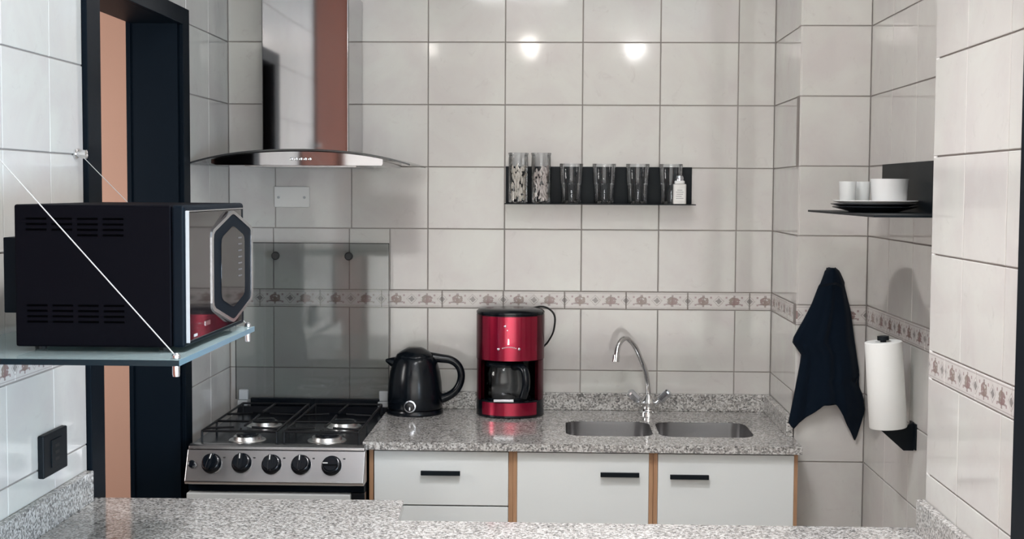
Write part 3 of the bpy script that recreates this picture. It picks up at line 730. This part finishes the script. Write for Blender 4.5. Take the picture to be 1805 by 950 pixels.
# ------------------------------------------------------------------ towel on its hook
hk = thing('towel_hook', 'small dark hook on the tiled wall holding the navy towel', 'hook', (1.215, YJ, -.10))
part('hook_plate', B(1.203, 1.227, YJ - .005, YJ - .0005, -.128, -.092), 'black_matte', hk, .002)
part('hook_arm', tube(smoothpath([(1.215, YJ - .004, -.118), (1.215, YJ - .022, -.122), (1.215, YJ - .036, -.112), (1.215, YJ - .037, -.100)], 4), .004, 8), 'black_matte', hk, smooth=True)
def interp(tab, v):
    for (a, p), (b, q) in zip(tab, tab[1:]):
        if (a - v) * (b - v) <= 0: return p + (q - p) * (v - a) / (b - a) if a != b else p
    return tab[-1][1] if abs(v - tab[-1][0]) < abs(v - tab[0][0]) else tab[0][1]
LT = [(-.090, 1.207), (-.097, 1.197), (-.1121, 1.1927), (-.1961, 1.1617), (-.240, 1.140), (-.2950, 1.1095), (-.3080, 1.1070), (-.3429, 1.1330), (-.3700, 1.1300), (-.44, 1.118), (-.5436, 1.0990), (-.5618, 1.1060), (-.61, 1.12)]
RT = [(-.090, 1.222), (-.096, 1.231), (-.102, 1.2363), (-.1314, 1.2499), (-.2198, 1.2728), (-.30, 1.285), (-.3950, 1.3010), (-.4056, 1.3025), (-.4190, 1.2920), (-.4567, 1.3115), (-.5013, 1.3200), (-.5961, 1.3040), (-.61, 1.30)]
ZB = [(0, -.5436), (.04, -.562), (.42, -.4894), (.60, -.4870), (.93, -.594), (.965, -.575), (1, -.515)]
bm = bm_new(); NS, NT = 44, 60; grid = []
for j in range(NT + 1):
    row = []; t = j / NT
    for i in range(NS + 1):
        s_ = i / NS; zb = interp(ZB, s_); z = -.0905 + (zb + .0905) * t ** .92
        xl, xr = interp(LT, z), interp(RT, z); x = xl + (xr - xl) * s_
        amp = min(1, t * 2.4)
        f = math.sin(s_ * 17 + 1.2 * t) * .6 + math.sin(s_ * 31 - 2.5 * t + 1) * .3 + math.sin(s_ * 8 + 3 * t) * .5
        dome = 1 - (2 * s_ - 1) ** 2
        y = YJ - .014 - .026 * dome * (1 - .45 * t) - .009 * amp * (f + 1.1) * (.35 + .65 * dome) - (.012 * (1 - t) if t < .1 else 0)
        row.append(bm.verts.new((x, y, z)))
    grid.append(row)
for a, b in zip(grid, grid[1:]):
    for i in range(NS): bm.faces.new((a[i], a[i + 1], b[i + 1], b[i]))
bmesh.ops.recalc_face_normals(bm, faces=bm.faces[:])
tw = part('kitchen_towel', bm, 'navy', None, smooth=True, origin=(1.21, YJ, -.59))
md = tw.modifiers.new('solid', 'SOLIDIFY'); md.thickness = .004; md.offset = 0
tag(tw, 'dark navy cloth towel hanging in folds from a wall hook beside the paper roll', 'towel')

# ------------------------------------------------------------------ paper towel and holder
ph = thing('paper_roll_holder', 'black wall bracket carrying the paper towel roll', 'holder', (XR, -1.01, -.47))
part('bracket', prism([(XR - .001, -.448), (XR - .001, -.5205), (XR - .026, -.5205), (XR - .083, -.470), (XR - .083, -.464), (XR - .03, -.464)], 1, -1.015, -1.005), 'black_matte', ph, .001)
part('wall_plate', B(XR - .004, XR - .0005, -1.04, -.98, -.515, -.450), 'black_matte', ph)
tilt = Vector((-.017, 0, .218)).normalized(); p0 = Vector((1.2580, -1.01, -.4635))
part('rod', tube([p0 - tilt * .003, p0 + tilt * .232], .0075, 12), 'black_matte', ph, smooth=True)
part('support_plate', spun(p0 - tilt * .003, tilt, [(0, 0), (.02, 0), (.02, .003), (0, .003)], 20), 'black_matte', ph)
part('rod_cap', spun(p0 + tilt * .222, tilt, [(0, 0), (.0145, 0), (.0145, .010), (0, .011)], 20), 'black_matte', ph, smooth=True)
pr = thing('paper_towel_roll', 'white paper towel roll, upright and slightly tilted on a black bracket', 'paper roll', p0)
part('paper', spun(p0, tilt, [(.0100, .001), (.0450, .001), (.0465, .003), (.0460, .217), (.0445, .2185), (.0200, .2185), (.0180, .216), (.0180, .004), (.0100, .001)], 48), 'paper', pr, smooth=True)

# ------------------------------------------------------------------ near counter (the serving peninsula)
BX0, BX1 = XL + .004, XP - .004
pc = thing('peninsula_counter', 'bright speckled granite counter with a step in its far edge, in the foreground', 'countertop', (.3, -1.9, ZC))
part('top_slab', slab([(BX0, -2.30), (BX1, -2.30), (BX1, -1.5725), (XR - .03, -1.565), (XR - .03, -1.530), (.0815, -1.530), (.0725, -1.337), (BX0, -1.352)], [], ZC - .022, ZC), 'granite', pc, .002)
part('splashback', B(XL + .002, XL + .020, -2.30, -1.385, ZC, ZC + .070), 'granite', pc, .002)
part('splashback', B(XP - .018, XP - .001, -2.12, -1.568, ZC, ZC + .070), 'granite', pc, .002)
struct('wall_peninsula', B(XL + .005, XP - .005, -1.95, -1.62, FLOOR, ZC - .023), 'cream_wall', origin=(0, -1.8, FLOOR))

# black outlet on the left wall
ol = thing('wall_outlet', 'black wall outlet on the tiles of the left wall above the granite', 'outlet', (XL, -1.6, -.435))
part('plate', B(XL + .0003, XL + .014, -1.668, -1.531, -.4785, -.388), 'black_matte', ol, .003)
part('module', B(XL + .0135, XL + .0165, -1.628, -1.571, -.462, -.404), 'black_matte', ol, .001)
for zz in (-.447, -.433, -.419): part('slot', B(XL + .0163, XL + .0170, -1.612, -1.588, zz - .003, zz + .003), 'rubber', ol)

# ------------------------------------------------------------------ glass shelf on stays, with the microwave
GZ = -.1575; GX1 = -.205; GY0, GY1 = -2.205, -1.640
gs = thing('glass_shelf', 'clear greenish glass shelf on thin cable stays carrying the microwave', 'shelf', (XL, -1.9, GZ))
gp = part('glass_pane', B(XL + .001, GX1, GY0, GY1, GZ - .010, GZ), 'green_glass', gs)
part('pane_edge', B(XL + .001, GX1 + .0006, GY0 - .0006, GY0 + .0006, GZ - .0101, GZ - .0002), 'glass_edge', gp)
part('pane_edge', B(GX1 - .0006, GX1 + .0006, GY0, GY1, GZ - .0101, GZ - .0002), 'pale_edge', gp)
for y, zt_, r in ((-2.185, .318, .0014), (-1.655, .200, .0011)):
    part('cable_stay', tube([(XL + .015, -2.185 if y < -2 else -1.425, zt_), (GX1 - .010, y, GZ + .004)], r * .75, 6), 'stay', gs, smooth=True)
    yy = -2.185 if y < -2 else -1.425
    an = part('wall_anchor', spun((XL + .0005, yy, zt_ + .002), (1, 0, 0), [(0, 0), (.011, 0), (.011, .004), (.006, .005), (.006, .014), (.010, .015), (.010, .026), (0, .027)], 18), 'chrome', gs, smooth=True)
    cl = bm_new(); spun((GX1 - .010, y, GZ + .001), (0, 0, 1), [(0, 0), (.0075, 0), (.0075, .005), (.003, .009), (0, .009)], 14, cl); spun((GX1 - .010, y, GZ - .030), (0, 0, 1), [(0, 0), (.0055, 0), (.0065, .004), (.0065, .0195), (0, .0195)], 14, cl)
    part('clamp', cl, 'silver', gs, smooth=True)
mw = thing('microwave_oven', 'black microwave oven on the glass shelf, its mirrored door facing the sink side', 'microwave', (-.37, -1.87, GZ))
MX0, MX1, MY0, MY1, MZ0, MZ1 = -.5215, -.246, -2.10, -1.655, -.1495, .0985
bd = part('case', B(MX0, MX1, MY0, MY1, MZ0, MZ1), Mat('black_painted_steel', (.0028, .0028, .0045), .55, Specular_IOR_Level=.03).m, mw, .004)
fr = part('front_frame', B(MX1, -.2225, MY0 - .001, MY1 + .001, MZ0, MZ1), 'black_paint', mw, .006)
part('door_glass', B(-.2225, -.2165, MY0 + .008, -1.700, MZ0 + .010, MZ1 - .012), 'mirror_black', mw, .002, label='dark mirrored door glass')
part('door_trim', B(-.2226, -.2162, MY0 + .0065, MY0 + .0075, MZ0 + .008, MZ1 - .010), 'grey_plastic', mw)
part('door_trim', B(-.2226, -.2160, MY0 + .0075, -1.690, MZ1 - .0115, MZ1 - .0095), 'silver', mw)
def skew(bm):
    for v in bm.verts: v.co.x += (v.co.y + 1.94) / .27 * .014 - .0115
    return bm
def hexa(cy, cz, hy, hz, sh, n=1):
    return [(cy, cz + hz), (cy - hy, cz + hz - sh), (cy - hy, cz - hz + sh), (cy, cz - hz), (cy + hy, cz - hz + sh), (cy + hy, cz + hz - sh)]
def rounded(poly, k=.22):
    out = []
    n = len(poly)
    for i in range(n):
        p, a, b = Vector(poly[i]), Vector(poly[i - 1]), Vector(poly[(i + 1) % n]); ka = min(k, .012 / (a - p).length); kb = min(k, .012 / (b - p).length)
        p0_, p2_ = p.lerp(a, ka), p.lerp(b, kb)
        for t in (0, .5, 1): out.append(tuple((1 - t) ** 2 * p0_ + 2 * t * (1 - t) * p + t * t * p2_))
    return out
hc = (-1.806, -.0235)
cpn = part('control_panel', skew(prism(rounded(hexa(*hc, .134, .107, .036)), 0, -.2125, -.2060)), 'black_plastic', mw, .002, label='elongated hexagonal control panel with a bright rim')
ro, ri = rounded(hexa(*hc, .137, .110, .037)), rounded(hexa(*hc, .126, .1035, .035))
rb = bm_new(); qs = [[rb.verts.new((xx, *p)) for p in lp] for xx, lp in ((-.2085, ro), (-.2030, ro), (-.2030, ri), (-.2085, ri))]
for A, C in zip(qs, qs[1:] + qs[:1]):
    for k in range(len(A)): rb.faces.new((A[k], A[(k + 1) % len(A)], C[(k + 1) % len(A)], C[k]))
bmesh.ops.recalc_face_normals(rb, faces=rb.faces[:])
part('panel_rim', skew(rb), 'silver', cpn)
part('panel_band', skew(prism(rounded(hexa(*hc, .126, .103, .034)), 0, -.2062, -.2045)), 'black_paint', cpn)
part('panel_glass', skew(prism(rounded(hexa(*hc, .078, .080, .022), .3), 0, -.2046, -.2030)), 'mirror_black', cpn, .001)
for k in range(7):
    part('touch_mark', skew(B(-.2031, -.2025, -1.775, -1.750, .030 - k * .0125, .0325 - k * .0125)), Mat('dim_print', (.09, .09, .095), .5).m, cpn)
part('door_badge', B(-.2170, -.2155, -1.990, -1.955, -.1215, -.1135), 'silver', mw)
part('door_badge', B(-.2170, -.2155, -2.065, -2.045, -.1335, -.1290), 'grey_plastic', mw)
part('rear_duct', B(-.580 + .006, MX0, -2.02, -1.86, -.098, .038), 'black_paint', mw, .002)
for zc, n in ((.074, 4), (-.077, 4)):
    for gi, gx in enumerate((-.500, -.455, -.410, -.365)):
        vb = bm_new()
        rows_n = (3, 3, 4, 4)[gi] if zc > 0 else 4
        for k in range(rows_n): box(vb, gx, gx + .036, MY0 - .0006, MY0 + .002, zc - k * .0095 - .0018, zc - k * .0095 + .0018)
        part('vent_slots', vb, 'vent', bd)
for fx in (MX0 + .03, -.27):
    for fy in (MY0 + .04, MY1 - .04): part('foot', lathe(fx, fy, [(0, GZ + .0002), (.010, GZ + .0002), (.011, MZ0), (0, MZ0)], 12), 'rubber', mw)

# ------------------------------------------------------------------ lamps of the living room, seen only as reflections in the tiles
def pendant(name, x, y, z, kind, label):
    t = thing(name, label, 'lamp', (x, y, CEIL), 'lamps hanging behind the viewpoint')
    part('cord', tube([(x, y, CEIL), (x, y, z + .05)], .003, 6), 'rubber', t)
    if kind == 'cube': part('shade', B(x - .057, x + .057, y - .057, y + .057, z - .055, z + .055), 'lampglass_cool', t, .006)
    else: part('shade', lathe(x, y, [(0, z - kind)] + [(kind * math.sin(math.pi * k / 10), z - kind * math.cos(math.pi * k / 10)) for k in range(1, 10)] + [(0, z + kind)], 18), 'lampglass', t, smooth=True)
pendant('cube_pendant', .948, -5.3, 1.095, 'cube', 'square glowing pendant lamp hanging behind the viewpoint')
pendant('globe_pendant', .232, -4.6, 1.054, .051, 'large round glowing pendant lamp behind the viewpoint')
pendant('globe_pendant', -.465, -5.3, 1.13, .028, 'small round glowing pendant lamp behind the viewpoint')
